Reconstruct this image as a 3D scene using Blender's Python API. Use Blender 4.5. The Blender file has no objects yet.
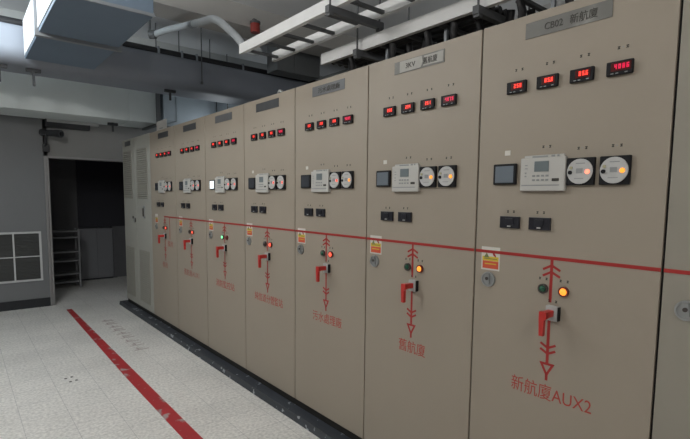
import bpy, bmesh, math, random
from mathutils import Vector, Matrix
random.seed(7)
SC = bpy.context.scene
COL = SC.collection
PI = math.pi

# ------------------------------------------------------------------ materials
def mat(name, color, rough=0.6, metal=0.0, var=0.0, scale=6.0, bump=0.0, bscale=60.0,
        spots=None, emit=None, estr=0.0, stretch=(1, 1, 1), spec=0.5):
    m = bpy.data.materials.new(name)
    m.use_nodes = True
    nt = m.node_tree; N = nt.nodes; L = nt.links
    b = N['Principled BSDF']
    b.inputs['Roughness'].default_value = rough
    b.inputs['Metallic'].default_value = metal
    b.inputs['Specular IOR Level'].default_value = spec
    b.inputs['Base Color'].default_value = (*color, 1)
    geo = N.new('ShaderNodeNewGeometry')
    mp = N.new('ShaderNodeMapping'); mp.inputs['Scale'].default_value = stretch
    L.new(geo.outputs['Position'], mp.inputs['Vector'])
    last = None
    if var > 0:
        n = N.new('ShaderNodeTexNoise'); n.inputs['Scale'].default_value = scale
        n.inputs['Detail'].default_value = 5
        L.new(mp.outputs[0], n.inputs['Vector'])
        mx = N.new('ShaderNodeMix'); mx.data_type = 'RGBA'
        mx.inputs[6].default_value = (*[c * (1 - var) for c in color], 1)
        mx.inputs[7].default_value = (*[min(1, c * (1 + var)) for c in color], 1)
        L.new(n.outputs['Fac'], mx.inputs[0])
        last = mx.outputs[2]
    if spots:
        scol, sscale, lo, hi = spots
        n = N.new('ShaderNodeTexNoise'); n.inputs['Scale'].default_value = sscale
        n.inputs['Detail'].default_value = 3
        L.new(geo.outputs['Position'], n.inputs['Vector'])
        r = N.new('ShaderNodeMapRange')
        r.inputs[1].default_value = lo; r.inputs[2].default_value = hi
        L.new(n.outputs['Fac'], r.inputs[0])
        mx = N.new('ShaderNodeMix'); mx.data_type = 'RGBA'
        mx.inputs[6].default_value = (*color, 1)
        if last: L.new(last, mx.inputs[6])
        mx.inputs[7].default_value = (*scol, 1)
        L.new(r.outputs[0], mx.inputs[0])
        last = mx.outputs[2]
    if last: L.new(last, b.inputs['Base Color'])
    if bump > 0:
        n = N.new('ShaderNodeTexNoise'); n.inputs['Scale'].default_value = bscale
        L.new(geo.outputs['Position'], n.inputs['Vector'])
        bp = N.new('ShaderNodeBump'); bp.inputs['Strength'].default_value = bump
        bp.inputs['Distance'].default_value = 0.01
        L.new(n.outputs['Fac'], bp.inputs['Height'])
        L.new(bp.outputs[0], b.inputs['Normal'])
    if emit:
        b.inputs['Emission Color'].default_value = (*emit, 1)
        b.inputs['Emission Strength'].default_value = estr
    return m

M = {}
M['beige'] = mat('cabinet_beige_enamel', (0.335, 0.290, 0.232), 0.55, var=0.04, scale=2.5, bump=0.03, bscale=250)
M['label_beige'] = mat('clear_label_strip', (0.35, 0.305, 0.245), 0.5)
M['beige_old'] = mat('cabinet_greyish_enamel', (0.298, 0.276, 0.230), 0.55, var=0.04, scale=2.5, bump=0.03, bscale=250)
M['vent_beige'] = mat('vent_cabinet_enamel', (0.38, 0.375, 0.335), 0.55, var=0.04, scale=3)
M['slat'] = mat('louver_slats', (0.30, 0.29, 0.25), 0.6)
M['plinth_seam_black'] = mat('plinth_and_seam_black', (0.012, 0.011, 0.010), 0.8)
M['black'] = mat('black_plastic', (0.010, 0.010, 0.012), 0.6, spec=0.25)
M['module'] = mat('module_black', (0.012, 0.012, 0.018), 0.4)
M['grey_plastic'] = mat('pale_grey_plastic', (0.42, 0.43, 0.42), 0.5)
M['white_plastic'] = mat('off_white_plastic', (0.50, 0.49, 0.46), 0.5)
M['dial'] = mat('relay_dial_face', (0.50, 0.50, 0.49), 0.45, var=0.08, scale=40)
M['dial_yellow'] = mat('dial_pale_yellow', (0.42, 0.40, 0.24), 0.5)
M['lcd'] = mat('grey_lcd', (0.16, 0.19, 0.20), 0.3)
M['lcd_off'] = mat('touch_screen_grey', (0.13, 0.15, 0.17), 0.25, emit=(0.5, 0.6, 0.7), estr=0.04)
M['lcd_dark'] = mat('touch_screen_dark', (0.05, 0.055, 0.065), 0.25)
M['lcd_on'] = mat('touch_screen_lit', (0.5, 0.5, 0.5), 0.3, emit=(0.85, 0.95, 1.0), estr=1.1)
M['keys'] = mat('keypad_grey', (0.28, 0.29, 0.29), 0.5)
M['dark_print'] = mat('dark_print', (0.05, 0.047, 0.04), 0.7)
M['red_paint'] = mat('mimic_red_paint', (0.36, 0.022, 0.02), 0.5)
M['red_text'] = mat('lettering_red_paint', (0.40, 0.05, 0.035), 0.6)
M['red_text_faded'] = mat('lettering_faded_red', (0.33, 0.09, 0.07), 0.6)
M['red_plastic'] = mat('handle_red_plastic', (0.50, 0.030, 0.025), 0.35)
M['led_red'] = mat('led_digits_red', (0.2, 0.01, 0.01), 0.4, emit=(1.0, 0.055, 0.035), estr=1.5)
M['led_pink'] = mat('led_digits_magenta', (0.2, 0.01, 0.02), 0.4, emit=(1.0, 0.02, 0.10), estr=0.75)
M['led_glass'] = mat('led_window', (0.03, 0.006, 0.006), 0.25, emit=(1.0, 0.03, 0.02), estr=0.035)
M['green_off'] = mat('green_lens_unlit', (0.010, 0.085, 0.045), 0.25)
M['green_on'] = mat('green_lens_lit', (0.05, 0.4, 0.15), 0.3, emit=(0.25, 1.0, 0.45), estr=1.6)
M['red_off'] = mat('red_lens_unlit', (0.13, 0.012, 0.010), 0.3)
M['red_on'] = mat('red_lens_lit', (0.5, 0.03, 0.02), 0.3, emit=(1.0, 0.13, 0.07), estr=1.5)
M['amber_on'] = mat('amber_lens_lit', (0.5, 0.15, 0.02), 0.3, emit=(1.0, 0.33, 0.035), estr=1.5)
M['hot_on'] = mat('white_hot_led', (0.5, 0.3, 0.3), 0.3, emit=(1.0, 0.22, 0.10), estr=1.7)
M['lens_ring'] = mat('lens_ring', (0.06, 0.05, 0.045), 0.4)
M['red_ring'] = mat('red_lens_ring', (0.16, 0.02, 0.015), 0.4)
M['chrome'] = mat('worn_chrome', (0.42, 0.43, 0.43), 0.35, metal=0.7)
M['plate_metal'] = mat('nameplate_brushed_metal', (0.17, 0.168, 0.155), 0.55, metal=0.2, var=0.2, scale=9, spots=((0.27, 0.27, 0.25), 9, 0.56, 0.70))
M['plate_dark'] = mat('nameplate_dark_reflection', (0.085, 0.088, 0.092), 0.5, metal=0.3, var=0.15, scale=20)  # dark reflections on the far plates, put into the metal colour
M['plate_grey'] = mat('nameplate_grey', (0.15, 0.155, 0.16), 0.5, metal=0.3, var=0.15, scale=20)
M['tape'] = mat('white_paper_tape', (0.40, 0.39, 0.36), 0.7, var=0.1, scale=30)
M['sticker_white'] = mat('sticker_white', (0.62, 0.60, 0.55), 0.6)
M['sticker_yellow'] = mat('sticker_yellow', (0.62, 0.46, 0.04), 0.6)
M['sticker_red'] = mat('sticker_red', (0.60, 0.09, 0.04), 0.6)
M['icon_green'] = mat('sticker_icon_olive', (0.16, 0.19, 0.07), 0.6)
M['wall'] = mat('grey_painted_plaster', (0.24, 0.24, 0.235), 0.85, var=0.08, scale=1.5, bump=0.05, bscale=40)
M['wall_bluish'] = mat('bluish_grey_wall_paint', (0.18, 0.186, 0.192), 0.85, var=0.07, scale=1.5)
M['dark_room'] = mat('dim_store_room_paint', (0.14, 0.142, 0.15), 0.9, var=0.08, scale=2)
M['ceiling'] = mat('ceiling_concrete_paint', (0.78, 0.79, 0.80), 0.9, var=0.06, scale=1.2, bump=0.08, bscale=30)
M['beam'] = mat('beam_tan_concrete', (0.46, 0.45, 0.43), 0.9, var=0.08, scale=2)
M['beam_pale'] = mat('beam_pale_plaster', (0.48, 0.49, 0.48), 0.9, var=0.08, scale=2)
M['column'] = mat('column_dark_grey', (0.16, 0.17, 0.175), 0.85, var=0.06, scale=2)
M['duct_blue'] = mat('duct_blue_grey_insulation', (0.16, 0.215, 0.285), 0.7, var=0.06, scale=5)
M['duct_flange'] = mat('duct_flange_galvanised', (0.25, 0.27, 0.29), 0.5, metal=0.2)
M['duct_dark'] = mat('dark_insulated_duct', (0.26, 0.285, 0.33), 0.6, var=0.06, scale=3)
M['duct_grey'] = mat('galvanised_duct_grey', (0.68, 0.74, 0.74), 0.65, var=0.10, scale=3)
M['duct_pale'] = mat('pale_blue_duct', (0.52, 0.60, 0.66), 0.5, var=0.08, scale=3)
M['duct_side'] = mat('duct_side_lamplit_white', (0.72, 0.74, 0.76), 0.5)  # lamp glare on the duct side, put into a white colour
M['galv'] = mat('galvanised_rail', (0.78, 0.785, 0.78), 0.5, metal=0.0, var=0.08, scale=10)
M['rung'] = mat('dull_steel', (0.105, 0.11, 0.115), 0.6, metal=0.2)
M['cable'] = mat('black_cable_sheath', (0.018, 0.018, 0.020), 0.5)
M['conduit'] = mat('pale_insulated_hose', (0.42, 0.45, 0.47), 0.7)
M['skirting'] = mat('dark_skirting', (0.016, 0.018, 0.022), 0.6)
M['curb'] = mat('black_painted_kerb', (0.040, 0.046, 0.056), 0.5, var=0.2, scale=12, spots=((0.42, 0.44, 0.46), 13, 0.63, 0.66))
M['stripe'] = mat('red_floor_paint', (0.40, 0.026, 0.032), 0.55, var=0.18, scale=7, spots=((0.40, 0.30, 0.29), 9, 0.585, 0.66))
M['stain'] = mat('faded_floor_paint', (0.48, 0.42, 0.40), 0.8)
M['stain_dark'] = mat('dark_floor_mark', (0.10, 0.095, 0.085), 0.8)
M['steel_jamb'] = mat('door_jamb_steel', (0.30, 0.30, 0.30), 0.35, metal=0.5)
M['grille_frame'] = mat('grille_white_frame', (0.52, 0.53, 0.53), 0.6)
M['grille_mesh'] = mat('grille_dusty_mesh', (0.06, 0.062, 0.06), 0.8)
M['rack'] = mat('rack_grey_paint', (0.22, 0.225, 0.23), 0.6)
M['dark_glass'] = mat('dark_window_glass', (0.022, 0.023, 0.032), 0.7)
M['panel_grey'] = mat('low_panel_grey', (0.20, 0.205, 0.22), 0.7)
M['camera_body'] = mat('camera_dark_plastic', (0.03, 0.032, 0.036), 0.5)
M['red_beacon'] = mat('beacon_red', (0.32, 0.035, 0.025), 0.4)
M['curtain_grey'] = mat('air_curtain_grey', (0.40, 0.40, 0.40), 0.5)
M['lamp_white'] = mat('lamp_housing_white', (0.7, 0.7, 0.7), 0.5)
M['tube_on'] = mat('fluorescent_tube', (0.8, 0.8, 0.8), 0.4, emit=(0.95, 1.0, 1.0), estr=6.0)

def floor_mat():
    m = bpy.data.materials.new('terrazzo_tiles'); m.use_nodes = True
    nt = m.node_tree; N = nt.nodes; L = nt.links
    b = N['Principled BSDF']; b.inputs['Roughness'].default_value = 0.42
    geo = N.new('ShaderNodeNewGeometry')
    mp = N.new('ShaderNodeMapping'); mp.inputs['Location'].default_value = (1.67 + 2.975, 0.05 + 2.975, 0)
    L.new(geo.outputs['Position'], mp.inputs['Vector'])
    br = N.new('ShaderNodeTexBrick'); br.offset = 0.0; br.squash = 1.0
    br.inputs['Scale'].default_value = 1.0
    br.inputs['Brick Width'].default_value = 0.2975
    br.inputs['Row Height'].default_value = 0.2975
    br.inputs['Mortar Size'].default_value = 0.0022
    br.inputs['Mortar Smooth'].default_value = 0.2
    br.inputs['Bias'].default_value = 0.0
    br.inputs['Color1'].default_value = (0.78, 0.76, 0.72, 1)
    br.inputs['Color2'].default_value = (0.75, 0.735, 0.695, 1)
    br.inputs['Mortar'].default_value = (0.52, 0.51, 0.49, 1)
    L.new(mp.outputs[0], br.inputs['Vector'])
    sp = N.new('ShaderNodeTexNoise'); sp.inputs['Scale'].default_value = 45; sp.inputs['Detail'].default_value = 4
    L.new(geo.outputs['Position'], sp.inputs['Vector'])
    r = N.new('ShaderNodeMapRange'); r.inputs[1].default_value = 0.35; r.inputs[2].default_value = 0.65
    r.inputs[3].default_value = 0.80; r.inputs[4].default_value = 1.12
    L.new(sp.outputs['Fac'], r.inputs[0])
    dt = N.new('ShaderNodeTexNoise'); dt.inputs['Scale'].default_value = 1.6; dt.inputs['Detail'].default_value = 6
    L.new(geo.outputs['Position'], dt.inputs['Vector'])
    r2 = N.new('ShaderNodeMapRange'); r2.inputs[1].default_value = 0.3; r2.inputs[2].default_value = 0.7
    r2.inputs[3].default_value = 0.90; r2.inputs[4].default_value = 1.06
    L.new(dt.outputs['Fac'], r2.inputs[0])
    mu = N.new('ShaderNodeMath'); mu.operation = 'MULTIPLY'
    L.new(r.outputs[0], mu.inputs[0]); L.new(r2.outputs[0], mu.inputs[1])
    mx = N.new('ShaderNodeMix'); mx.data_type = 'RGBA'; mx.blend_type = 'MULTIPLY'; mx.inputs[0].default_value = 1
    L.new(br.outputs['Color'], mx.inputs[6]); L.new(mu.outputs[0], mx.inputs[7])
    L.new(mx.outputs[2], b.inputs['Base Color'])
    return m
M['floor'] = floor_mat()

# ------------------------------------------------------------------ mesh builder
class MB:
    def __init__(s): s.v = []; s.f = []; s.smooth = set()
    def add(s, vs, fs, smooth=False):
        o = len(s.v); s.v += [tuple(v) for v in vs]
        for f in fs:
            if smooth: s.smooth.add(len(s.f))
            s.f.append(tuple(i + o for i in f))
        return s
    def box(s, x0, x1, y0, y1, z0, z1, bev=0.0):
        if bev <= 0:
            vs = [(x, y, z) for x in (x0, x1) for y in (y0, y1) for z in (z0, z1)]
            return s.add(vs, [(0, 1, 3, 2), (4, 6, 7, 5), (0, 4, 5, 1), (2, 3, 7, 6), (0, 2, 6, 4), (1, 5, 7, 3)])
        bm = bmesh.new()
        bmesh.ops.create_cube(bm, size=1, matrix=Matrix.Translation(((x0 + x1) / 2, (y0 + y1) / 2, (z0 + z1) / 2)) @ Matrix.Diagonal((abs(x1 - x0), abs(y1 - y0), abs(z1 - z0), 1)))
        bmesh.ops.bevel(bm, geom=bm.edges[:], offset=bev, segments=2, affect='EDGES', profile=0.5)
        bm.verts.index_update()
        s.add([v.co[:] for v in bm.verts], [[v.index for v in f.verts] for f in bm.faces]); bm.free()
        return s
    def prism_xz(s, pts, y0, y1):           # outline in x,z extruded along y
        n = len(pts)
        vs = [(x, y0, z) for x, z in pts] + [(x, y1, z) for x, z in pts]
        fs = [tuple(range(n)), tuple(range(2 * n - 1, n - 1, -1))] + [(i, i + n, (i + 1) % n + n, (i + 1) % n) for i in range(n)]
        return s.add(vs, fs)
    def prism_yz(s, pts, x0, x1, smooth=False):
        n = len(pts)
        vs = [(x0, y, z) for y, z in pts] + [(x1, y, z) for y, z in pts]
        s.add(vs, [tuple(range(n)), tuple(range(2 * n - 1, n - 1, -1))])
        return s.add(vs, [(i, i + n, (i + 1) % n + n, (i + 1) % n) for i in range(n)], smooth)
    def disc(s, cx, cz, r, y0, y1, n=28, r1=None):   # cylinder, axis along y
        r1 = r if r1 is None else r1
        vs = [(cx + r * math.cos(2 * PI * i / n), y0, cz + r * math.sin(2 * PI * i / n)) for i in range(n)]
        vs += [(cx + r1 * math.cos(2 * PI * i / n), y1, cz + r1 * math.sin(2 * PI * i / n)) for i in range(n)]
        s.add(vs, [tuple(range(n)), tuple(range(2 * n - 1, n - 1, -1))])
        return s.add(vs, [(i, i + n, (i + 1) % n + n, (i + 1) % n) for i in range(n)], True)
    def ring(s, cx, cz, r, rin, y0, y1, n=28):
        vs = []
        for rr, y in ((r, y1), (r, y0), (rin, y0), (rin, y1)):
            vs += [(cx + rr * math.cos(2 * PI * i / n), y, cz + rr * math.sin(2 * PI * i / n)) for i in range(n)]
        fs = []
        for k in range(4):
            a = k * n; b = ((k + 1) % 4) * n
            fs += [(a + i, b + i, b + (i + 1) % n, a + (i + 1) % n) for i in range(n)]
        return s.add(vs, fs)
    def lens(s, cx, cz, r, y0, h, n=20, k=4):        # dome bulging towards -y
        vs = []; fs = []
        for j in range(k):
            a = j / k * PI / 2
            vs += [(cx + r * math.cos(a) * math.cos(2 * PI * i / n), y0 - h * math.sin(a), cz + r * math.cos(a) * math.sin(2 * PI * i / n)) for i in range(n)]
        vs.append((cx, y0 - h, cz))
        for j in range(k - 1):
            fs += [(j * n + i, j * n + (i + 1) % n, (j + 1) * n + (i + 1) % n, (j + 1) * n + i) for i in range(n)]
        fs += [((k - 1) * n + i, (k - 1) * n + (i + 1) % n, k * n) for i in range(n)]
        return s.add(vs, fs, True)
    def tube(s, path, r, n=12):
        P = [Vector(p) for p in path]; rings = []
        up = Vector((0, 0, 1))
        for i, p in enumerate(P):
            t = (P[min(i + 1, len(P) - 1)] - P[max(i - 1, 0)]).normalized()
            a = t.cross(up)
            if a.length < 1e-3: a = t.cross(Vector((1, 0, 0)))
            a.normalize(); b = a.cross(t).normalized()
            rings.append([p + a * r * math.cos(2 * PI * k / n) + b * r * math.sin(2 * PI * k / n) for k in range(n)])
        vs = [v for rg in rings for v in rg]
        fs = [(i * n + k, i * n + (k + 1) % n, (i + 1) * n + (k + 1) % n, (i + 1) * n + k) for i in range(len(P) - 1) for k in range(n)]
        s.add(vs, fs, True)
        return s.add(rings[0] + rings[-1], [tuple(range(n)), tuple(range(2 * n - 1, n - 1, -1))])
    def flip(s):                                       # lay an x,z design flat on the floor
        s.v = [(x, z, y) for x, y, z in s.v]; return s
    def stroke(s, pts, w, y0, y1):                      # polyline in x,z with mitred width
        P = [Vector(p) for p in pts]; l = []; r = []
        for i, p in enumerate(P):
            d = []
            if i > 0: d.append((P[i] - P[i - 1]).normalized())
            if i < len(P) - 1: d.append((P[i + 1] - P[i]).normalized())
            nn = [Vector((-t.y, t.x)) for t in d]
            m = sum(nn, Vector((0, 0))).normalized()
            k = w / 2 / max(0.35, m.dot(nn[0]))
            l.append(p + m * k); r.append(p - m * k)
        return s.prism_xz([tuple(v) for v in l + r[::-1]], y0, y1)
    def mesh(s, name):
        me = bpy.data.meshes.new(name); me.from_pydata(s.v, [], s.f)
        bm = bmesh.new(); bm.from_mesh(me)
        bmesh.ops.recalc_face_normals(bm, faces=bm.faces[:]); bm.to_mesh(me); bm.free()
        if s.smooth:
            for i in s.smooth: me.polygons[i].use_smooth = True
        return me

def link(name, data, parent=None, loc=(0, 0, 0), rotz=0.0):
    o = bpy.data.objects.new(name, data); COL.objects.link(o)
    o.location = loc; o.rotation_euler = (0, 0, rotz)
    if parent: o.parent = parent
    return o
def obj(name, mb, m, parent=None, loc=(0, 0, 0), label=None):
    me = mb if isinstance(mb, bpy.types.Mesh) else mb.mesh(name)
    if not me.materials: me.materials.append(M[m])
    elif me.materials[0] != M[m]:
        me = me.copy(); me.materials[0] = M[m]
    o = link(name, me, parent, loc)
    if label: o['label'] = label
    return o
def tag(o, label, cat, group=None):
    o['label'] = label; o['category'] = cat
    if group: o['group'] = group
    return o
def thing(name, label, cat, loc=(0, 0, 0), rotz=0.0, group=None):
    return tag(link(name, None, None, loc, rotz), label, cat, group)
def struct(name, mb, m):
    o = obj(name, mb, m); o['kind'] = 'structure'; return o

def text_mesh(body, height, width=None, thick=0.0012, align='CENTER', bold=0.0):
    c = bpy.data.curves.new('lettering', 'FONT'); c.body = body
    c.align_x = align; c.align_y = 'CENTER'; c.size = height * 1.12; c.extrude = thick / 2
    c.offset = bold; c.resolution_u = 3
    t = bpy.data.objects.new('lettering', c); COL.objects.link(t)
    dg = bpy.context.evaluated_depsgraph_get(); dg.update()
    me = bpy.data.meshes.new_from_object(t.evaluated_get(dg))
    bpy.data.objects.remove(t); bpy.data.curves.remove(c)
    xs = [v.co.x for v in me.vertices]; k = 1.0
    if width and xs: k = width / (max(xs) - min(xs))
    mid = (max(xs) + min(xs)) / 2 if xs else 0
    ys = [v.co.y for v in me.vertices]; my = (max(ys) + min(ys)) / 2 if ys else 0
    for v in me.vertices:                          # stand the text up in the x,z plane, facing -y
        x, y, z = v.co
        v.co = ((x - mid) * k, -z, y - my)
    me.materials.clear()
    return me

# ------------------------------------------------------------------ switchgear
SEG = {'0': 'abcdef', '1': 'bc', '2': 'abged', '3': 'abgcd', '4': 'fgbc', '5': 'afgcd', '6': 'afgcde', '7': 'abc', '8': 'abcdefg', '9': 'abcdfg'}
def digits_mb(txt, w, h, t):
    n = sum(ch != '.' for ch in txt); step = w / n; dw = step * 0.68; x = -w / 2 + step * 0.16; mb = MB()
    y0, y1 = -0.0008, 0.0
    for ch in txt:
        if ch == '.':
            mb.box(x - step * 0.24, x - step * 0.24 + t, y0, y1, -h / 2, -h / 2 + t); continue
        for sg in SEG[ch]:
            if sg in 'agd':
                z = {'a': h / 2 - t, 'g': -t / 2, 'd': -h / 2}[sg]
                mb.box(x, x + dw, y0, y1, z, z + t)
            else:
                xx = x if sg in 'fe' else x + dw - t
                z0, z1 = ((0, h / 2) if sg in 'fb' else (-h / 2, 0))
                mb.box(xx, xx + t, y0, y1, z0, z1)
        x += step
    return mb

_c = {}
def cached(key, fn):
    if key not in _c: _c[key] = fn().mesh(key)
    return _c[key]

def label_char():
    return MB().box(-0.0046, 0.0046, -0.0012, -0.0004, 0.0014, 0.0052).box(-0.0046, 0.004, -0.0012, -0.0004, -0.0058, -0.0020).box(-0.0018, 0.0018, -0.0012, -0.0004, -0.0058, 0.0052)
def put_label(root, s, z, n=2):
    p = obj('device_label', cached('label_plate', lambda: MB().box(-0.024, 0.024, -0.0005, 0, -0.008, 0.008)), 'label_beige', root, (s, 0, z))
    for i in range(n):
        if n == 3 and i == 1: continue
        obj('label_character', cached('label_char', label_char), 'dark_print', p, (-0.015 + 0.03 * i / (n - 1), 0, 0))
    if n == 3: obj('label_character', cached('label_dash', lambda: MB().box(-0.003, 0.003, -0.0012, -0.0004, -0.0015, 0.0015)), 'keys', p)

METERS = [(0.193, 0.092), (0.335, 0.094), (0.477, 0.093), (0.617, 0.092)]
def panel_meter(root, s, w, txt, pink):
    z = 2.166; h = 0.052
    me = cached('panel_meter', lambda: MB().box(-w / 2, w / 2, -0.015, 0, -h / 2, h / 2, 0.003))
    p = obj('panel_meter', me, 'black', root, (s, 0, z))
    ww = 0.070 if pink else 0.058
    obj('display_window', cached('window_%s' % pink, lambda: MB().box(-ww / 2 + 0.006, ww / 2 + 0.006, -0.0165, -0.0148, -0.012, 0.019)), 'led_glass', p)
    d = digits_mb(txt, 0.056 if pink else 0.040, 0.018, 0.0040)
    obj('digits', d, 'led_pink' if pink else 'led_red', p, (0.009, -0.0166, 0.0045))
    for bx in (-0.024, -0.007, 0.025):
        obj('button', cached('button', lambda: MB().box(-0.005, 0.005, -0.0160, -0.0148, -0.0018, 0.0018)), 'keys', p, (bx, 0, -0.0195))

def touch_screen(root, state):
    p = obj('touch_screen', cached('touch_screen', lambda: MB().box(-0.058, 0.058, -0.014, 0, -0.047, 0.047, 0.004)), 'black', root, (0.152, 0, 1.782))
    obj('screen', cached('screen', lambda: MB().box(-0.046, 0.046, -0.0156, -0.0138, -0.038, 0.037)), {'off': 'lcd_off', 'dark': 'lcd_dark', 'on': 'lcd_on'}[state], p)

def protection_relay(root):
    s, z = 0.336, 1.78
    p = obj('protection_relay', cached('relay', lambda: MB().box(-0.1, 0.1, -0.022, 0, -0.075, 0.068, 0.004).box(-0.088, 0.088, -0.012, 0, 0.066, 0.079, 0.002)), 'white_plastic', root, (s, 0, z))
    obj('lcd_window', cached('lcdw', lambda: MB().box(-0.034, 0.030, -0.0238, -0.0215, 0.008, 0.052)), 'lcd', p)
    k = MB()
    for i in range(4):
        for j in range(2):
            k.box(-0.042 + i * 0.020, -0.030 + i * 0.020, -0.0238, -0.0215, -0.014 - j * 0.018, -0.006 - j * 0.018)
    obj('keypad', cached('keypad', lambda: k), 'keys', p)
    obj('maker_badge', cached('badge', lambda: MB().box(0.046, 0.076, -0.0238, -0.0215, -0.034, -0.022, 0.002)), 'dark_print', p)
    obj('lower_groove', cached('groove', lambda: MB().box(-0.092, 0.078, -0.0228, -0.0215, -0.053, -0.048)), 'keys', p)
    obj('indicator_column', cached('indcol', lambda: MB().box(-0.078, -0.066, -0.0232, -0.0215, 0.034, 0.038).box(-0.078, -0.066, -0.0232, -0.0215, 0.020, 0.024).box(-0.078, -0.070, -0.0232, -0.0215, 0.000, 0.006).box(-0.078, -0.070, -0.0232, -0.0215, -0.014, -0.009)), 'keys', p)
    obj('terminal_strip', cached('terms', lambda: MB().box(-0.05, 0.02, -0.014, -0.011, 0.069, 0.076).box(0.035, 0.05, -0.014, -0.011, 0.069, 0.077).box(0.06, 0.068, -0.014, -0.011, 0.069, 0.077)), 'keys', p)

def dial_relay(root, s, led):
    z = 1.783; h = 0.055
    p = obj('dial_relay', cached('dial_relay', lambda: MB().box(-h, h, -0.016, 0, -h, h, 0.003)), 'black', root, (s, 0, z))
    obj('dial_face', cached('dialf', lambda: MB().disc(0, 0, 0.0505, -0.0205, -0.015, 36)), 'dial', p)
    obj('indicator_light', cached('dled', lambda: MB().lens(0.030, -0.002, 0.010, -0.0205, 0.005)), led, p)
    obj('reset_knob', cached('dknob', lambda: MB().disc(-0.037, -0.004, 0.008, -0.026, -0.0195, 18)), 'black', p)
    obj('test_button', cached('dtest', lambda: MB().disc(-0.034, 0.015, 0.006, -0.025, -0.0195, 18)), 'dial_yellow', p)
    obj('scale_plate', cached('dscale', lambda: MB().box(-0.014, 0.012, -0.0212, -0.0200, -0.008, 0.012).box(-0.02, 0.016, -0.0212, -0.0200, -0.030, -0.027).box(-0.016, 0.020, -0.0212, -0.0200, 0.030, 0.034)), 'keys', p)

def test_module(root, s):
    p = obj('test_terminal', cached('module', lambda: MB().box(-0.049, 0.049, -0.012, 0, -0.027, 0.027, 0.002)), 'module', root, (s, 0, 1.563))
    obj('cover_ridge', cached('ridge', lambda: MB().box(-0.02, 0.02, -0.016, -0.011, -0.012, 0.018, 0.002)), 'module', p)
    obj('white_tab', cached('tab', lambda: MB().box(-0.008, 0.008, -0.0175, -0.0115, -0.021, -0.015, 0.001)), 'grey_plastic', p)

def warning_sticker(root):
    p = obj('warning_sticker', cached('stk', lambda: MB().box(-0.050, 0.050, -0.0006, 0, -0.050, 0.062)), 'sticker_white', root, (0.088, 0, 1.378))
    obj('red_band', cached('stkr', lambda: MB().box(-0.042, 0.044, -0.0012, -0.0005, -0.042, -0.006)), 'sticker_red', p)
    obj('yellow_band', cached('stky', lambda: MB().box(-0.044, 0.044, -0.0012, -0.0005, -0.005, 0.016)), 'sticker_yellow', p)
    obj('warning_triangle', cached('stkt', lambda: MB().prism_xz([(-0.036, 0.010), (-0.006, 0.010), (-0.021, 0.033)], -0.0015, -0.0005)), 'icon_green', p)
    obj('warning_figure', cached('stkf', lambda: MB().prism_xz([(0.006, 0.032), (0.012, 0.032), (0.016, 0.022), (0.028, 0.014), (0.030, 0.020), (0.022, 0.032), (0.018, 0.036), (0.010, 0.036)], -0.0015, -0.0005)), 'red_paint', p)
    obj('warning_print', cached('stkp', lambda: MB().box(-0.034, 0.036, -0.0015, -0.0011, 0.003, 0.007)), 'icon_green', p)
    obj('warning_print', cached('stkq', lambda: MB().box(-0.030, 0.032, -0.0015, -0.0011, -0.022, -0.017)), 'sticker_yellow', p)

def door_lock(root, s=0.083, z=1.284):
    p = obj('door_handle', cached('lock', lambda: MB().ring(0, 0, 0.036, 0.029, -0.010, 0).disc(0, 0, 0.029, -0.005, 0)), 'chrome', root, (s, 0, z))
    obj('turn_lever', cached('lever', lambda: MB().prism_xz([(-0.012, 0.026), (0.006, 0.027), (0.012, -0.02), (0.002, -0.027), (-0.004, -0.02)], -0.014, -0.004)), 'chrome', p)
    obj('key_barrel', cached('barrel', lambda: MB().disc(-0.002, 0.004, 0.008, -0.017, -0.013, 16)), 'lens_ring', p)

def pilot_lamp(root, s, lens, ring):
    p = obj('pilot_lamp', cached('plamp', lambda: MB().ring(0, 0, 0.0215, 0.0155, -0.012, 0).disc(0, 0, 0.0155, -0.008, 0)), ring, root, (s, 0, 1.281))
    obj('lens', cached('plens', lambda: MB().lens(0, 0, 0.0158, -0.008, 0.013)), lens, p)

def rotary_switch(root):
    p = obj('rotary_switch', cached('rsw', lambda: MB().box(-0.026, 0.026, -0.022, 0, -0.032, 0.032, 0.003)), 'grey_plastic', root, (0.408, 0, 1.182))
    obj('switch_shroud', cached('rsh', lambda: MB().box(0.026, 0.0305, -0.021, 0, -0.030, 0.030, 0.001)), 'black', p)
    obj('switch_handle', cached('rhn', lambda: MB().box(-0.016, 0.012, -0.086, -0.021, -0.012, 0.016, 0.003).prism_xz([(-0.020, 0.016), (0.012, 0.016), (0.012, -0.012), (0.002, -0.020), (0.000, -0.088), (-0.017, -0.088), (-0.020, -0.02)], -0.088, -0.070)), 'red_plastic', p)

Y0, Y1 = -0.0012, 0.0
def mimic(root, s, short=False):
    mb = MB(); w = 0.0125
    mb.box(s - w / 2, s + w / 2, Y0, Y1, 1.225, 1.417)
    for z in (1.386, 1.358):
        mb.stroke([(s - 0.038, z - 0.020), (s, z), (s + 0.038, z - 0.020)], 0.010, Y0 - 0.0002, Y1)
    mb.box(s - w / 2, s + w / 2, Y0, Y1, 0.948, 1.150)
    for z in (1.022, 0.996):
        mb.stroke([(s - 0.034, z + 0.018), (s, z), (s + 0.034, z + 0.018)], 0.010, Y0 - 0.0002, Y1)
    mb.stroke([(s, 0.893), (s - 0.002, 0.905), (s - 0.026, 0.950), (s + 0.026, 0.950), (s + 0.002, 0.905), (s, 0.893)], 0.010, Y0 - 0.0002, Y1)
    mb.box(s - 0.006, s + 0.006, Y0, Y1, 0.876, 0.905)
    obj('mimic_arrow', mb, 'red_paint', root)

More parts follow.
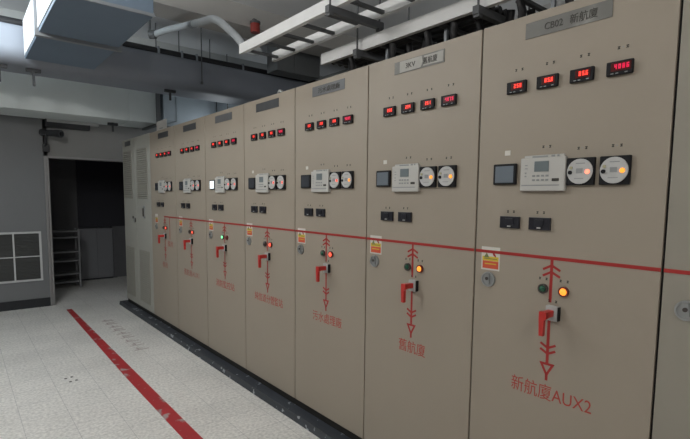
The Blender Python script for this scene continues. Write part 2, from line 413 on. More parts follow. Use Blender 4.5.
def cabinet(y_left, width, cfg):
    w = width
    root = thing('switchgear_cabinet', cfg['label'], 'electrical cabinet', (0, y_left, 0.05), -PI / 2, 'row of switchgear cabinets')
    b = cfg.get('mat', 'beige')
    obj('carcass', MB().box(0.004, w - 0.004, 0.028, 0.80, 0.05, 2.416), b, root)
    obj('plinth', MB().box(0.0, w, 0.012, 0.78, 0.0, 0.052), 'plinth_seam_black', root)
    obj('seam_shade_sheet', MB().box(0.0012, w - 0.0012, 0.013, 0.0285, 0.052, 2.412), 'plinth_seam_black', root)  # black sheet behind the door; shade in the seams put into colour
    g = 0.0045
    obj('door', MB().box(g, w - g, 0.0, 0.0135, 0.056, 2.418, 0.002), b, root)
    return root


CAB_Y = [0.0, 0.8, 1.6, 2.4, 3.2, 4.03, 4.87, 5.77]     # seams from the near end to the far end
CFG = {
 1: dict(label='beige switchgear cabinet beside the louvred cabinets, with a second short red branch', screen='dark',
         lamps=('black_off', 'red_on'), leds=('red_on', 'red_on'), plate='plate_dark', ptext=None, text=('備用', 0.17, 0.36, 'red_text_faded'), meters=('258', '352', '346', '4085'), bus0=0.48),
 2: dict(label='beige switchgear cabinet just far-side of the one with the bright white touch screen', screen='dark',
         lamps=('black_off', 'red_on'), leds=('red_on', 'red_on'), plate='plate_dark', ptext=None, text=('舊航廈AUX1', 0.42, 0.375, 'red_text_faded'), meters=('118', '203', '215', '4088')),
 3: dict(label='beige switchgear cabinet with the bright white touch screen and lit green lamp', screen='on',
         lamps=('green_on', 'red_off'), leds=('red_on', 'red_on'), plate='plate_grey', ptext=None, text=('消防監控站', 0.40, 0.385, 'red_text'), meters=('000', '000', '000', '3950')),
 4: dict(label='beige switchgear cabinet with a small lug on top and a dark blank nameplate', screen='dark',
         lamps=('black_off', 'red_on'), leds=('red_on', 'red_on'), plate='plate_dark', ptext=None, text=('純信道分營監站', 0.45, 0.40, 'red_text'), meters=('161', '158', '156', '4082')),
 5: dict(label='beige switchgear cabinet with a grey nameplate and five red characters 污水處理廠', screen='dark',
         lamps=('green_off', 'red_on'), leds=('red_on', 'amber_on'), plate='plate_grey', ptext='污水處理廠', text=('污水處理廠', 0.33, 0.40, 'red_text'), meters=('152', '158', '150', '4085')),
 6: dict(label='beige switchgear cabinet with white tape on its nameplate and red characters 舊航廈', screen='off',
         lamps=('green_off', 'amber_on'), leds=('amber_on', 'amber_on'), plate='plate_metal', ptext='3KV', text=('舊航廈', 0.20, 0.398, 'red_text'), meters=('268', '254', '261', '4079')),
 7: dict(label='large near beige switchgear cabinet with nameplate CB02 and red lettering ending in AUX2', screen='off',
         lamps=('green_off', 'amber_on'), leds=('hot_on', 'amber_on'), plate='plate_metal', ptext='CB02 新航廈', text=('新航廈AUX2', 0.36, 0.405, 'red_text'), meters=('258', '05.8', '05.6', '4086')),
}
M['black_off'] = M['lens_ring']

def equip(root, k, w, c):
    k0 = w / 0.8
    x = obj('nameplate', MB().box(-0.1775, 0.1775, -0.003, 0, -0.0335, 0.0335, 0.0008), c['plate'], root, (0.399, 0, 2.398))
    if k == 6:
        obj('paper_tape', MB().prism_xz([(-0.135, -0.030), (0.02, -0.028), (0.035, 0.000), (0.025, 0.030), (-0.135, 0.031)], -0.0042, -0.0028), 'tape', x)
        obj('paper_tape', MB().prism_xz([(0.035, -0.024), (0.168, -0.026), (0.172, 0.026), (0.04, 0.026), (0.05, 0.002)], -0.0042, -0.0028), 'tape', x)
        obj('lettering', text_mesh('3KV', 0.034, 0.070), 'dark_print', x, (-0.055, -0.0048, 0))
        obj('lettering', text_mesh('舊航廈', 0.034, 0.095), 'dark_print', x, (0.085, -0.0048, 0))
    elif k == 7:
        obj('lettering', text_mesh('CB02', 0.036, 0.078), 'dark_print', x, (-0.052, -0.0036, 0))
        obj('lettering', text_mesh('新航廈', 0.036, 0.108), 'dark_print', x, (0.070, -0.0036, 0))
    elif c['ptext']:
        obj('lettering', text_mesh(c['ptext'], 0.036, 0.24), 'dark_print', x, (0.01, -0.0036, 0))
    for i, (s, mw) in enumerate(METERS):
        panel_meter(root, s, 0.093, c['meters'][i], i == 3)
        put_label(root, s + 0.005, 2.243, 3 if i == 3 else 2)
    touch_screen(root, c['screen'])
    if k in (4, 5, 6, 7):
        obj('white_tag', cached('wtag', lambda: MB().box(-0.014, 0.014, -0.001, 0, -0.010, 0.012)), 'sticker_white', root, (0.157, 0, 1.878))
    protection_relay(root); put_label(root, 0.342, 1.895, 3)
    dial_relay(root, 0.494, c['leds'][0]); put_label(root, 0.492, 1.878, 3)
    dial_relay(root, 0.622, c['leds'][1]); put_label(root, 0.622, 1.878, 3)
    for s in (0.186, 0.329):
        test_module(root, s); put_label(root, s, 1.612, 2)
    warning_sticker(root); door_lock(root)
    sv = 0.390
    mimic(root, sv)
    pilot_lamp(root, 0.358, c['lamps'][0], 'lens_ring'); put_label(root, 0.355, 1.325, 3)
    pilot_lamp(root, 0.449, c['lamps'][1], 'red_ring'); put_label(root, 0.447, 1.325, 3)
    rotary_switch(root); put_label(root, 0.402, 1.232, 3)
    t, tw, ts, tm = c['text']
    obj('lettering', text_mesh(t, 0.068, tw, bold=0.0), tm, root, (ts, 0, 0.822))
    if k == 1:
        obj('mimic_branch', MB().box(0.548, 0.561, Y0, Y1, 1.15, 1.41), 'red_paint', root)
        obj('lettering', text_mesh('備用', 0.068, 0.17, bold=0.0), 'red_text_faded', root, (0.56, 0, 1.095))
    if k == 4:
        obj('lifting_lug', MB().ring(0.50, 2.485, 0.028, 0.014, 0.05, 0.07).box(0.46, 0.54, 0.045, 0.075, 2.461, 2.472), 'grey_plastic', root)
    b0 = c.get('bus0', 0.0045)
    obj('mimic_bus', MB().box(b0, w - 0.0045, Y0 - 0.001, Y1, 1.4105, 1.4245), 'red_paint', root)


for k in range(1, 8):
    yl = CAB_Y[8 - k]; yr = CAB_Y[7 - k]; w = yl - yr
    root = cabinet(yl, w, CFG[k])
    before = set(root.children)
    equip(root, k, w, CFG[k])
    for ch in root.children:
        if ch not in before:
            ch.location.z -= 0.05
            if not ch.name.startswith('mimic_bus'): ch.location.x += {1: 0.115, 2: 0.045, 3: 0.03}.get(k, 0.0)
r8 = cabinet(0.0, 0.8, dict(label='plain greyish cabinet cut off by the right edge of the photo', mat='beige_old'))
before = set(r8.children)
door_lock(r8)
obj('mimic_bus', MB().box(0.0045, 0.7955, Y0 - 0.001, Y1, 1.4105, 1.4245), 'red_paint', r8)
for ch in r8.children:
    if ch not in before: ch.location.z -= 0.05

# two louvred cabinets at the far end of the row
def louver(w, h):
    mb = MB(); n = int(h / 0.028)
    for i in range(n):
        z = i * h / n
        mb.prism_yz([(-0.001, z), (-0.010, z + 0.004), (-0.010, z + 0.007), (-0.001, z + 0.022)], 0, w)
    return mb
def vent_cabinet(yl, w, g0, g1, label, tall):
    root = thing('louvred_cabinet', label, 'electrical cabinet', (0, yl, 0.05), -PI / 2, 'louvred cabinets at the far end')
    obj('carcass', MB().box(0.004, w - 0.004, 0.028, 0.80, 0.05, 2.422), 'vent_beige', root)
    obj('plinth', MB().box(0, w, 0.012, 0.78, 0, 0.052), 'plinth_seam_black', root)
    obj('seam_shade_sheet', MB().box(0.0012, w - 0.0012, 0.013, 0.0285, 0.052, 2.418), 'plinth_seam_black', root)  # same black sheet for the shaded seams
    obj('door', MB().box(0.005, w - 0.005, 0, 0.0135, 0.056, 2.424, 0.002), 'vent_beige', root)
    for z0, z1 in ((1.58, 2.26), (0.15, 0.87)):
        v = obj('louver_panel', MB().box(g0, g1, -0.003, 0, z0, z1), 'slat', root)
        obj('slats', louver(g1 - g0, z1 - z0), 'slat', v, (g0, -0.003, z0))
    if tall:
        h = obj('door_handle', MB().box(-0.035, 0.035, -0.008, 0, -0.085, 0.085, 0.004), 'chrome', root, (w - 0.30, 0, 1.40))
        obj('turn_lever', MB().box(-0.014, 0.014, -0.024, -0.006, -0.06, 0.05, 0.004), 'lens_ring', h)
    else:
        h = obj('door_handle', MB().disc(0, 0, 0.033, -0.010, 0), 'lens_ring', root, (w - 0.07, 0, 1.275))
        obj('turn_lever', MB().box(-0.010, 0.010, -0.022, -0.009, -0.03, 0.03, 0.003), 'chrome', h)
        obj('key_lock', MB().disc(0, 0, 0.018, -0.012, 0), 'lens_ring', root, (w - 0.16, 0, 1.31))
        obj('nameplate', MB().box(-0.14, 0.14, -0.003, 0, -0.033, 0.033), 'plate_dark', root, (0.28, 0, 2.365))
    return root
vent_cabinet(6.42, 0.65, 0.10, 0.54, 'louvred grey-beige cabinet with a tall door handle, next to the switchgear row', True)
vent_cabinet(7.04, 0.62, 0.06, 0.46, 'louvred grey-beige cabinet at the far end of the row beside the dark doorway', False)
sg = thing('sign_plate', 'small white placard standing on top of the far cabinet row', 'sign', (0.02, 5.62, 2.468), -PI / 2)
obj('plate', MB().box(-0.17, 0.20, 0.08, 0.086, 0, 0.155, 0.002), 'white_plastic', sg)
obj('foot', MB().box(-0.17, 0.20, 0.06, 0.14, 0, 0.006), 'white_plastic', sg)
obj('faint_print', MB().box(-0.06, 0.07, 0.079, 0.0805, 0.05, 0.065), 'keys', sg)

# ------------------------------------------------------------------ setting
CZ = 3.90
XL, XR, YB, YF = -5.4, 3.4, -4.6, 7.7
struct('floor', MB().box(XL - 0.2, XR + 0.2, YB - 0.2, 10.4, -0.12, 0.0), 'floor')
struct('ceiling', MB().box(XL - 0.2, XR + 0.2, YB - 0.2, 10.4, CZ, CZ + 0.12), 'ceiling')
struct('wall_left', MB().box(XL - 0.2, XL, YB, YF, 0, CZ), 'wall')
struct('wall_right', MB().box(XR, XR + 0.2, YB, 10.4, 0, CZ), 'wall')
struct('wall_rear', MB().box(XL, XR, YB - 0.2, YB, 0, CZ), 'wall')
DX0, DX1, DZ = -0.87, 0.62, 2.215
struct('wall_back', MB().box(DX0, DX1, YF, YF + 0.15, DZ, CZ).box(DX1, XR, YF, YF + 0.15, 0, CZ), 'wall')
struct('wall_back_left', MB().box(XL, -0.93, YF - 0.05, YF + 0.15, 0, CZ), 'wall_bluish')
struct('door_1', MB().box(-0.93, -0.905, YF - 0.07, YF + 0.15, 0, DZ + 0.02).box(-0.895, -0.87, YF - 0.06, YF + 0.15, 0, DZ + 0.02).box(-0.905, -0.895, YF - 0.04, YF + 0.15, 0, DZ + 0.02).box(-0.93, DX1, YF - 0.012, YF, DZ, DZ + 0.03), 'steel_jamb')
struct('baseboard_back', MB().box(XL, -0.93, YF - 0.065, YF - 0.05, 0, 0.13), 'skirting')
# store room behind the doorway
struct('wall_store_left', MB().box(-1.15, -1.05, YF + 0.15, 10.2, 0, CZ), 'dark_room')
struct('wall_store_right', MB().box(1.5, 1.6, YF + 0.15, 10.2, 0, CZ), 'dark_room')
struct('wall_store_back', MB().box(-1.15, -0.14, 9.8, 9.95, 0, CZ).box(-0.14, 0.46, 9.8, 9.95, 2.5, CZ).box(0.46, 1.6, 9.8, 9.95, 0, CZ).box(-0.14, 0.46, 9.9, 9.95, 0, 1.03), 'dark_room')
struct('window_1', MB().box(-0.14, 1.5, 9.78, 9.80, 1.05, 2.6), 'dark_glass')
struct('trim_1', MB().box(0.46, 0.52, 9.74, 9.80, 0.0, 1.03), 'dark_room')
pn = thing('low_cupboard', 'pale grey low cupboard at the back of the dark store room', 'cupboard', (0.15, 9.76, 0))
obj('body', MB().box(-0.29, 0.30, -0.06, 0.04, 0.03, 1.02, 0.004), 'panel_grey', pn)
obj('door', MB().box(-0.28, 0.0, -0.075, -0.06, 0.06, 1.0, 0.003), 'panel_grey', pn)
obj('door', MB().box(0.008, 0.29, -0.075, -0.06, 0.06, 1.0, 0.003), 'panel_grey', pn)
obj('base', MB().box(-0.28, 0.29, -0.05, 0.03, 0, 0.03), 'skirting', pn)

# shelf rack just inside the store room
rk = thing('shelf_rack', 'grey metal shelf rack standing inside the dark doorway', 'shelf', (-0.49, 9.0, 0))
for sx in (-1, 1):
    for sy in (0, 1):
        obj('post', MB().box(sx * 0.21 - 0.014, sx * 0.21 + 0.014, sy * 0.3 - 0.014, sy * 0.3 + 0.014, 0, 1.06), 'rack', rk)
for z in (0.12, 0.26, 0.50, 0.66, 0.92, 1.03):
    obj('shelf', MB().box(-0.215, 0.215, -0.012, 0.312, z - (0.018), z + 0.006, 0.002), 'rack', rk)

# kerb and concrete upstand under the cabinets
struct('kerb', MB().prism_xz([(-0.095, 0), (-0.085, 0.05), (0.85, 0.05), (0.85, 0)], -2.2, 7.13), 'curb')

# floor paint
st = tag(obj('floor_stripe', MB().prism_xz([(-0.838, -2.0), (-0.735, -2.0), (-0.722, 7.22), (-0.792, 7.22), (-0.835, 4.0)], 0.0, 0.0015).flip(), 'stripe'), 'long worn red line painted on the terrazzo floor', 'floor marking')
fl = thing('floor_lettering', 'faded illegible stencilled lettering on the floor between red line and black kerb', 'floor marking', (-0.475, 5.4, 0))
random.seed(3)
for i in range(9):
    y = 4.68 + i * 0.185 - 5.4
    ch = MB().box(-0.075, 0.075, y, y + 0.020, 0, 0.0012)
    q = random.uniform(-0.05, 0.0)
    ch.box(q, q + 0.016, y + 0.01, y + 0.105, 0, 0.0012)
    ch.box(-0.06 + random.uniform(0, .03), random.uniform(0.0, 0.07), y + 0.048, y + 0.066, 0, 0.0012)
    if i % 2: ch.box(q, 0.07, y + 0.088, y + 0.105, 0, 0.0012)
    obj('stencilled_character', ch, 'stain', fl)
sm = thing('floor_stain', 'four small dark scuff spots on the pale floor left of the red line', 'stain', (-1.24, 4.2, 0))
for (x, y) in ((-0.03, 0.05), (0.02, 0.06), (-0.01, -0.06), (0.04, -0.05)):
    obj('scuff_spot', MB().prism_xz([(-0.010, -0.014), (0.008, -0.016), (0.013, 0.004), (0.004, 0.015), (-0.011, 0.010)], 0, 0.001).flip(), 'stain_dark', sm, (x, y, 0))

# wall grille
gr = thing('wall_grille', 'white framed ventilation grille with dusty mesh low on the left wall', 'vent grille', (-1.52, YF - 0.05, 0.40))
W2 = 0.51; H = 0.73; fw_ = 0.028
fr = MB().box(-W2, W2, -0.022, 0, 0, fw_).box(-W2, W2, -0.022, 0, H - fw_, H).box(-W2, -W2 + fw_, -0.022, 0, fw_, H - fw_).box(W2 - fw_, W2, -0.022, 0, fw_, H - fw_)
obj('frame', fr, 'grille_frame', gr)
dv = MB().box(-W2 + fw_, W2 - fw_, -0.018, -0.004, H / 2 - 0.008, H / 2 + 0.008)
for x in (-0.17, 0.17): dv.box(x - 0.010, x + 0.010, -0.017, -0.004, fw_, H - fw_)
obj('divider', dv, 'grille_frame', gr)
bl = MB()
n = 30
for i in range(n):
    z = fw_ + i * (H - 2 * fw_) / n
    bl.prism_yz([(-0.004, z), (-0.013, z + 0.004), (-0.013, z + 0.007), (-0.004, z + 0.020)], -W2 + fw_, W2 - fw_)
bl.box(-W2 + fw_, W2 - fw_, -0.004, 0, fw_, H - fw_)
obj('louver_blades', bl, 'grille_mesh', gr)

# things over the doorway
ac = thing('air_curtain', 'long grey box on the wall above the doorway with a dark underside', 'air curtain', (-0.55, YF, 2.66))
obj('housing', MB().prism_yz([(0, 0.07), (-0.12, 0.07), (-0.13, 0.10), (-0.13, 0.19), (-0.11, 0.21), (0, 0.21)], -0.33, 0.36), 'curtain_grey', ac)
obj('outlet', MB().prism_yz([(0, 0.0), (-0.09, 0.0), (-0.12, 0.07), (0, 0.07)], -0.33, 0.24), 'camera_body', ac)
obj('end_cap', MB().box(-0.35, -0.33, -0.135, 0, 0.0, 0.215, 0.003), 'camera_body', ac)
sc = thing('security_camera', 'small dark security camera on a wall bracket beside the doorway top', 'camera', (-0.885, YF - 0.012, 2.32))
obj('wall_plate', MB().box(-0.055, 0.035, -0.05, 0.012, -0.02, 0.09, 0.004), 'camera_body', sc)
obj('arm', MB().tube([(-0.02, -0.03, 0.06), (-0.02, -0.10, 0.13), (-0.02, -0.15, 0.22)], 0.02), 'camera_body', sc)
hd = MB().tube([(-0.06, -0.05, 0.255), (0.13, -0.27, 0.232)], 0.048, 18)
obj('housing', hd, 'camera_body', sc)
obj('sun_hood', MB().tube([(0.10, -0.235, 0.236), (0.155, -0.30, 0.229)], 0.054, 18), 'camera_body', sc)
obj('lens', MB().tube([(0.15, -0.294, 0.2295), (0.162, -0.308, 0.228)], 0.032, 16), 'black', sc)

# ------------------------------------------------------------------ overhead
struct('beam_front', MB().box(XL, XR, 4.6, 5.0, 3.665, CZ), 'beam')
struct('beam_rear', MB().box(XL, XR, 6.6, 7.0, 3.74, CZ), 'beam_pale')
bx = thing('ceiling_duct_box', 'dark grey boxed duct coming down from the ceiling behind the cable tray ends', 'air duct', (1.93, 5.35, 3.43))
obj('box_section', MB().box(-0.36, -0.078, -0.14, 0.14, 0, CZ - 3.43, 0.004), 'column', bx)
obj('box_section', MB().box(-0.074, 0.37, -0.14, 0.14, 0, CZ - 3.43, 0.004), 'column', bx)
# air duct running towards the far wall
ad = thing('air_duct', 'big blue-grey rectangular air duct hanging from the ceiling, near end toward camera', 'air duct', (-0.99, 4.5, 3.10))
obj('duct_body', MB().box(-0.33, 0.33, -1.06, 1.05, 0, 0.40, 0.006), 'duct_blue', ad)
obj('side_glare_sheet', MB().box(-0.338, -0.329, -0.99, -0.03, 0.03, 0.37), 'duct_side', ad, label='duct side coloured white for the glare of the lamp')
obj('side_glare_sheet', MB().box(-0.338, -0.329, 0.05, 1.00, 0.02, 0.37), 'duct_side', ad, label='duct side coloured white for the glare of the lamp')
obj('flange', MB().box(-0.36, 0.36, -0.02, 0.035, -0.03, 0.0).box(-0.36, 0.36, -0.02, 0.035, 0.40, 0.43).box(-0.36, -0.33, -0.02, 0.035, 0, 0.40).box(0.33, 0.36, -0.02, 0.035, 0, 0.40), 'duct_flange', ad)
obj('end_seam', MB().box(-0.335, 0.335, -1.068, -1.055, -0.004, 0.02), 'duct_flange', ad)
for sx in (-0.25, 0.25):
    obj('hanger_rod', MB().tube([(sx, 0.4, 0.40), (sx, 0.4, CZ - 3.10)], 0.008, 8), 'rung', ad)
# round-bottomed dark duct across the room
pr = []
y0, y1, z0, z1 = 5.58, 6.28, 3.06, 3.45; rr = 0.16
for i in range(9):
    a = PI + i / 8 * PI / 2; pr.append((y0 + rr + rr * math.cos(a), z0 + rr + rr * math.sin(a)))
for i in range(9):
    a = 1.5 * PI + i / 8 * PI / 2; pr.append((y1 - rr + rr * math.cos(a), z0 + rr + rr * math.sin(a)))
for i in range(5):
    a = i / 4 * PI / 2; pr.append((y1 - 0.05 + 0.05 * math.cos(a), z1 - 0.05 + 0.05 * math.sin(a)))
for i in range(5):
    a = PI / 2 + i / 4 * PI / 2; pr.append((y0 + 0.05 + 0.05 * math.cos(a), z1 - 0.05 + 0.05 * math.sin(a)))
md = thing('main_duct', 'long dark round-bottomed duct spanning the far end of the room', 'air duct', (0, 5.93, 3.06))
obj('duct_body', MB().prism_yz([(y - 5.93, z - 3.06) for y, z in pr], XL + 0.02, XR - 0.02, True), 'duct_dark', md)
for x in (-2.2, 0.95, 2.5):
    obj('hanger_rod', MB().tube([(x, 0.1, 0.39), (x, 0.1, CZ - 3.06)], 0.008, 8), 'rung', md)
for x in (-2.4, 2.9):
    q = [(y - 5.93, z - 3.06) for y, z in pr]
    obj('duct_band', MB().prism_yz([(y * 1.015, (z - 0.19) * 1.02 + 0.19) for y, z in q], x, x + 0.03, True), 'duct_dark', md)
ip = thing('gap_shade_bar', 'black bar added for the shaded gap, lying along the top of the long dark duct', 'bar', (0, 5.74, 3.452))  # added black bar; gives the shaded gap above the duct a shape
obj('bar', MB().tube([(XL + 0.05, 0, 0.05), (XR - 0.05, 0, 0.05)], 0.048, 14), 'cable', ip)
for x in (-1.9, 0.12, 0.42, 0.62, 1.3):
    obj('gap_shade_bracket', MB().box(x - 0.012, x + 0.012, -0.056, 0.056, 0, 0.104), 'duct_flange', ip)
# rectangular galvanised duct along the far wall
gd = thing('wall_duct', 'pale grey rectangular duct running along the far wall above the doorway', 'air duct', (-1.9, 7.2, 2.77))
for a, b in ((-2.4, 0.45), (0.455, 1.98), (1.985, 2.36)):
    obj('duct_section', MB().box(a, b, -0.30, 0.42, 0, 0.62, 0.004), 'duct_grey', gd)
for a in (0.4525, 1.9825):
    obj('seam_flange', MB().box(a - 0.010, a + 0.010, -0.308, 0.42, -0.006, 0.626), 'duct_grey', gd)
obj('end_collar', MB().box(2.36, 2.42, -0.32, 0.42, -0.03, 0.64), 'column', gd)
# paler blue duct beyond it
pd = thing('blue_duct', 'pale bluish round-shouldered duct seen above the far cabinet tops', 'air duct', (1.15, 7.2, 2.85))
pts = [(-0.56, 0), (0.75, 0)]
for i in range(7):
    a = i / 6 * PI / 2; pts.append((0.55 + 0.20 * math.cos(a), 0.30 + 0.20 * math.sin(a)))
for i in range(7):
    a = PI / 2 + i / 6 * PI / 2; pts.append((-0.46 + 0.10 * math.cos(a), 0.40 + 0.10 * math.sin(a)))
obj('duct_body', MB().prism_xz(pts, -0.25, 0.40), 'duct_pale', pd)
for x in (-0.2, 0.45):
    obj('hanger_rod', MB().tube([(x, 0, 0.48), (x, 0, CZ - 2.85)], 0.008, 8), 'rung', pd)
obj('duct_collar', MB().box(-0.36, -0.33, -0.26, 0.41, -0.01, 0.51), 'duct_pale', pd)

def bracket(par, x, y, z, drop):
    b = obj('support_bracket', MB().box(-0.012, 0.012, -0.012, 0.012, -drop, 0.02).box(-0.07, 0.07, -0.02, 0.02, -0.05, -0.01), 'camera_body', par)
    b.location = Vector((x, y, z)) - par.location
bracket(md, -1.22, 5.80, 3.075, 0.20); bracket(md, -1.53, 5.80, 3.075, 0.20); bracket(md, 0.29, 5.80, 3.075, 0.15)
bracket(gd, -0.06, 7.3, 2.775, 0.14)

def rod(x, y, zb, label):
    t = thing('hanger_rod', label, 'hanger rod', (x, y, zb), 0, 'thin ceiling hanger rods')
    obj('threaded_rod', MB().tube([(0, 0, 0), (0, 0, CZ - zb)], 0.008, 8), 'rung', t)
    obj('nut', MB().tube([(0, 0, 0.0), (0, 0, 0.03)], 0.018, 6), 'rung', t)
rod(0.15, 5.88, 3.45, 'hanger rod behind the left part of the pale hose')
rod(0.45, 5.88, 3.45, 'hanger rod behind the middle of the pale hose')
rod(0.62, 5.54, 3.14, 'long hanger rod reaching down past the dark duct')

# pale hose from the wall down to the cable tray
pts = [Vector(p) for p in ((-0.06, 5.3, 3.56), (0.02, 5.05, 3.57), (0.05, 4.6, 3.50), (0.0, 4.05, 3.38), (0.03, 3.8, 3.34), (0.13, 3.62, 3.18), (0.17, 3.45, 3.02), (0.17, 3.25, 2.955))]
path = []
for i in range(len(pts) - 1):
    p0 = pts[max(i - 1, 0)]; p1 = pts[i]; p2 = pts[i + 1]; p3 = pts[min(i + 2, len(pts) - 1)]
    for j in range(6):
        t = j / 6
        path.append(0.5 * ((2 * p1) + (p2 - p0) * t + (2 * p0 - 5 * p1 + 4 * p2 - p3) * t * t + (3 * p1 - p0 - 3 * p2 + p3) * t ** 3))
path.append(pts[-1])
hs = thing('insulated_hose', 'pale bent hose running from the far ceiling down to the cable tray end', 'hose', (0, 0, 3.0))
obj('hose', MB().tube([p - Vector((0, 0, 3.0)) for p in path], 0.036, 14), 'conduit', hs)
obj('clamp', MB().tube([path[14] - Vector((0, 0, 3.0)), path[15] - Vector((0, 0, 3.0))], 0.040, 14), 'duct_flange', hs)
obj('valve', MB().tube([path[0] + Vector((-0.04, 0.03, -3.0)), path[0] + Vector((0.01, -0.02, -3.0))], 0.05, 12), 'rung', hs)

obj('riser_pipe', MB().tube([path[0] + Vector((-0.04, 0.03, -3.0)), Vector((path[0].x - 0.04, path[0].y + 0.03, CZ - 3.0))], 0.014, 10), 'rung', hs)
be = thing('alarm_beacon', 'small red cylindrical alarm hanging behind the cable tray', 'alarm', (0.86, 4.55, 3.60))
be.location = (0.87, 4.56, 3.60)
obj('beacon_lens', MB().tube([(0, 0, 0), (0, 0, 0.105)], 0.055, 20), 'red_beacon', be)
obj('base', MB().tube([(0, 0, 0.10), (0, 0, 0.125)], 0.062, 20), 'rung', be)
obj('mounting_arm', MB().box(-0.02, 0.02, 0.0, 0.045, 0.11, 0.16), 'rung', be)

# cable ladders
def ladder(name, label, x0, x1, z, y_end, y_near, rails=0.10, extra=None):
    t = thing(name, label, 'cable tray', (x0, y_end, z), 0, 'overhead cable trays')
    L_ = y_end - y_near; w = x1 - x0
    lip = 0.032
    def web(x): return MB().box(x - 0.002, x + 0.002, -L_, 0, 0, rails)
    def flange(m, xa, xb): return m.box(xa, xb, -L_, 0, 0, 0.004).box(xa, xb, -L_, 0, rails - 0.004, rails)
    obj('side_rail', flange(web(0.0), 0.0, lip), 'galv', t)
    obj('side_rail', flange(web(w - lip), w - lip, w), 'galv', t)
    n = int(L_ / 0.27)
    for i in range(n):
        y = -0.10 - i * 0.27
        obj('rung', MB().box(0.003, w - lip - 0.003, y - 0.014, y + 0.014, 0.005, 0.025), 'rung', t)
    return t
ladder('cable_tray', 'galvanised ladder cable tray nearest the room, hung left of the cabinet tops', 0.0, 0.36, 2.90, 3.27, -1.6, 0.08)
ladder('cable_tray', 'galvanised ladder cable tray directly above the cabinets, partly hidden by them', 0.40, 0.86, 2.75, 2.62, -1.6, 0.085)

def strut(x0, x1, y, z, zr, label):
    t = thing('tray_support', label, 'support', (x0, y, z), 0, 'tray support struts')
    obj('channel', MB().box(0, x1 - x0, -0.02, 0.02, -0.045, 0.0), 'rung', t)
    for x in (0.025, x1 - x0 - 0.025):
        obj('rod', MB().tube([(x, 0, -0.06), (x, 0, CZ - z)], 0.007, 8), 'rung', t)
        obj('nut', MB().box(x - 0.018, x + 0.018, -0.018, 0.018, -0.062, -0.045), 'rung', t)
strut(-0.06, 0.43, 1.94, 2.90, 0, 'dark channel strut with rods under the left cable tray')
strut(0.34, 0.93, 2.13, 2.75, 0, 'dark channel strut under the far end of the tray above the cabinets')
strut(0.34, 0.93, 1.09, 2.75, 0, 'dark channel strut under the middle of the tray above the cabinets')

# posts from the cabinet tops to the tray, and cables
for i, (y, lab) in enumerate(((1.95, 'thin steel post on the cabinet top, third and farthest of three under the tray'), (1.42, 'thin steel post on the cabinet top, middle of three under the tray'), (0.72, 'thin steel post on the cabinet top, nearest of three under the tray'))):
    t = thing('tray_post', lab, 'post', (0.50, y, 2.4665), 0, 'steel posts on the cabinet tops')
    obj('upright', MB().box(-0.010, 0.010, -0.010, 0.010, 0, 0.276), 'duct_flange', t)
    obj('foot_plate', MB().box(-0.03, 0.03, -0.03, 0.03, 0, 0.006), 'duct_flange', t)
random.seed(11)
cab_notes = ['farthest bunch near the tray end', 'bunch just nearer than the farthest post', 'bunch just beyond the middle post', 'bunch between middle post and middle strut', 'bunch over the nearest cabinet seam', 'bunch just nearer than the nearest post', 'bunch nearest the right side']
for i, y in enumerate((2.35, 1.80, 1.56, 1.26, 0.94, 0.56)):
    t = thing('power_cable', 'black cables above the cabinets, ' + cab_notes[i], 'cable', (0.5, y, 2.4665), 0, 'black cables above the cabinets')
    for j in range(4):
        dx = 0.085 * j - 0.05; dy = (-0.045, 0.04, -0.02, 0.05)[(i + j) % 4]
        p = [Vector((dx, 0.0, 0.012)), Vector((dx + 0.01, dy * 0.3, 0.07)), Vector((dx + 0.02, dy * 1.2, 0.15)), Vector((dx + 0.01, dy * 1.5, 0.22)), Vector((dx, dy * 1.2, 0.278))]
        obj('cable_strand', MB().tube(p, 0.024, 8), 'cable', t)
    obj('cable_gland', MB().box(-0.09, 0.25, -0.06, 0.06, 0, 0.02, 0.004), 'cable', t)
places = ['along the left side of the upper tray', 'second from the left side of the upper tray', 'along the middle of the upper tray', 'second from the right side of the upper tray', 'along the right side of the upper tray']
for i in range(5):
    x = 0.47 + i * 0.075
    pp = [(x + 0.012 * math.sin(k * 0.9 + i), 2.66 - k * 0.22, 2.804 + 0.004 * math.sin(k * 1.7 + i)) for k in range(8)]
    o = obj('tray_cable', MB().tube([(a_ - x, b_ - 2.66, c_ - 2.80) for a_, b_, c_ in pp], 0.024, 8), 'cable', None, (x, 2.66, 2.80))
    tag(o, 'long black cable lying ' + places[i], 'cable', 'black cables lying in the tray above the cabinets')
# ------------------------------------------------------------------ lamps (the room's own fluorescents, left of the frame, plus two added unseen behind the cabinets)
def lamp(x, y, z, power, color, length, label):
    t = thing('fluorescent_lamp', label, 'lamp', (x, y, z), 0, 'fluorescent ceiling lamps')
    obj('housing', MB().box(-0.025, 0.025, -length / 2, length / 2, 0.03, 0.075, 0.004), 'lamp_white', t)
    for e in (-1, 1):
        obj('end_holder', MB().box(-0.03, 0.03, e * length / 2 - 0.012, e * length / 2 + 0.012, -0.02, 0.075, 0.003), 'lamp_white', t)
    obj('tube', MB().tube([(0, -length / 2 + 0.012, 0), (0, length / 2 - 0.012, 0)], 0.013, 10), 'tube_on', t)
    for q in (-length / 2 + 0.1, length / 2 - 0.1):
        obj('drop_rod', MB().tube([(0, q, 0.07), (0, q, CZ - z)], 0.007, 8), 'rung', t)
    n = 4
    for i in range(n):
        ld = bpy.data.lights.new('tube_light', 'POINT'); ld.shadow_soft_size = 0.05
        ld.energy = power / n; ld.color = color
        link('tube_light', ld, t, (0, (i + 0.5) / n * length - length / 2, -0.075))
    return t
lamp(-2.05, 4.75, 3.62, 80, (0.86, 0.95, 1.0), 1.2, 'fluorescent lamp hung left of the blue-grey air duct')
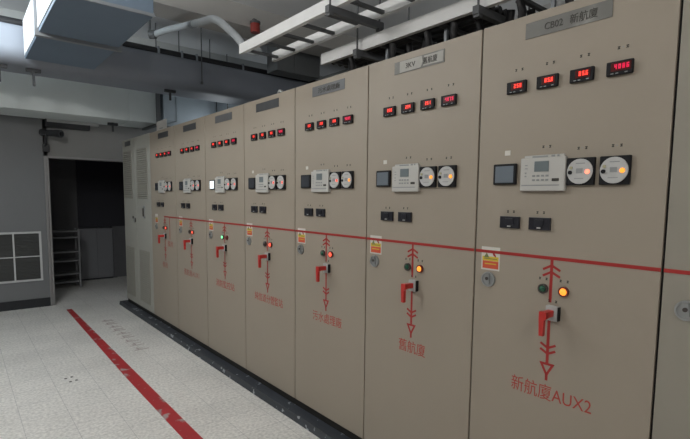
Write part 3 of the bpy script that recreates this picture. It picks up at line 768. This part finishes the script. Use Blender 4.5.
lamp(-2.25, 3.0, 3.42, 84, (1.0, 0.98, 0.95), 1.2, 'fluorescent lamp hung over the aisle left of the cable trays')
lamp(-3.5, -0.4, 3.55, 62, (1.0, 0.97, 0.93), 1.2, 'fluorescent lamp hung left of the viewpoint')
lamp(-2.6, -3.0, 3.55, 72, (1.0, 0.97, 0.93), 1.2, 'fluorescent lamp hung behind the viewpoint')
lamp(1.45, 6.72, 2.62, 11, (0.88, 0.95, 1.0), 0.6, 'unseen short fluorescent lamp behind the far cabinets, added to light the pale duct')  # unseen lamp, added for the light on the pale duct
lamp(2.1, 1.6, 2.9, 17, (0.95, 0.98, 1.0), 1.2, 'unseen fluorescent lamp behind the near cabinets, added to brighten the ceiling')  # unseen lamp, added to brighten the ceiling past the trays

w = bpy.data.worlds.new('World'); SC.world = w; w.use_nodes = True
w.node_tree.nodes['Background'].inputs[0].default_value = (0.5, 0.55, 0.6, 1)
w.node_tree.nodes['Background'].inputs[1].default_value = 0.02

# ------------------------------------------------------------------ camera
yaw, pitch, roll = math.radians(39.63427), math.radians(-5.25181), math.radians(0.57337)
f = Vector((math.sin(yaw) * math.cos(pitch), math.cos(yaw) * math.cos(pitch), math.sin(pitch)))
r = Vector((math.cos(yaw), -math.sin(yaw), 0)); u = r.cross(f)
r2 = r * math.cos(roll) + u * math.sin(roll); u2 = -r * math.sin(roll) + u * math.cos(roll)
cd = bpy.data.cameras.new('Camera'); co = bpy.data.objects.new('Camera', cd); COL.objects.link(co)
mw = Matrix(((r2.x, u2.x, -f.x, -1.966), (r2.y, u2.y, -f.y, -0.566), (r2.z, u2.z, -f.z, 1.667), (0, 0, 0, 1)))
co.matrix_world = mw
cd.sensor_fit = 'HORIZONTAL'; cd.sensor_width = 36; cd.lens = 470.0 / 690 * 36
cd.shift_y = 21.593 / 690
cd.clip_start = 0.05
SC.camera = co
vs = SC.view_settings
vs.view_transform = 'Standard'; vs.look = 'None'; vs.gamma = 1; vs.use_curve_mapping = False
vs.exposure = -0.13
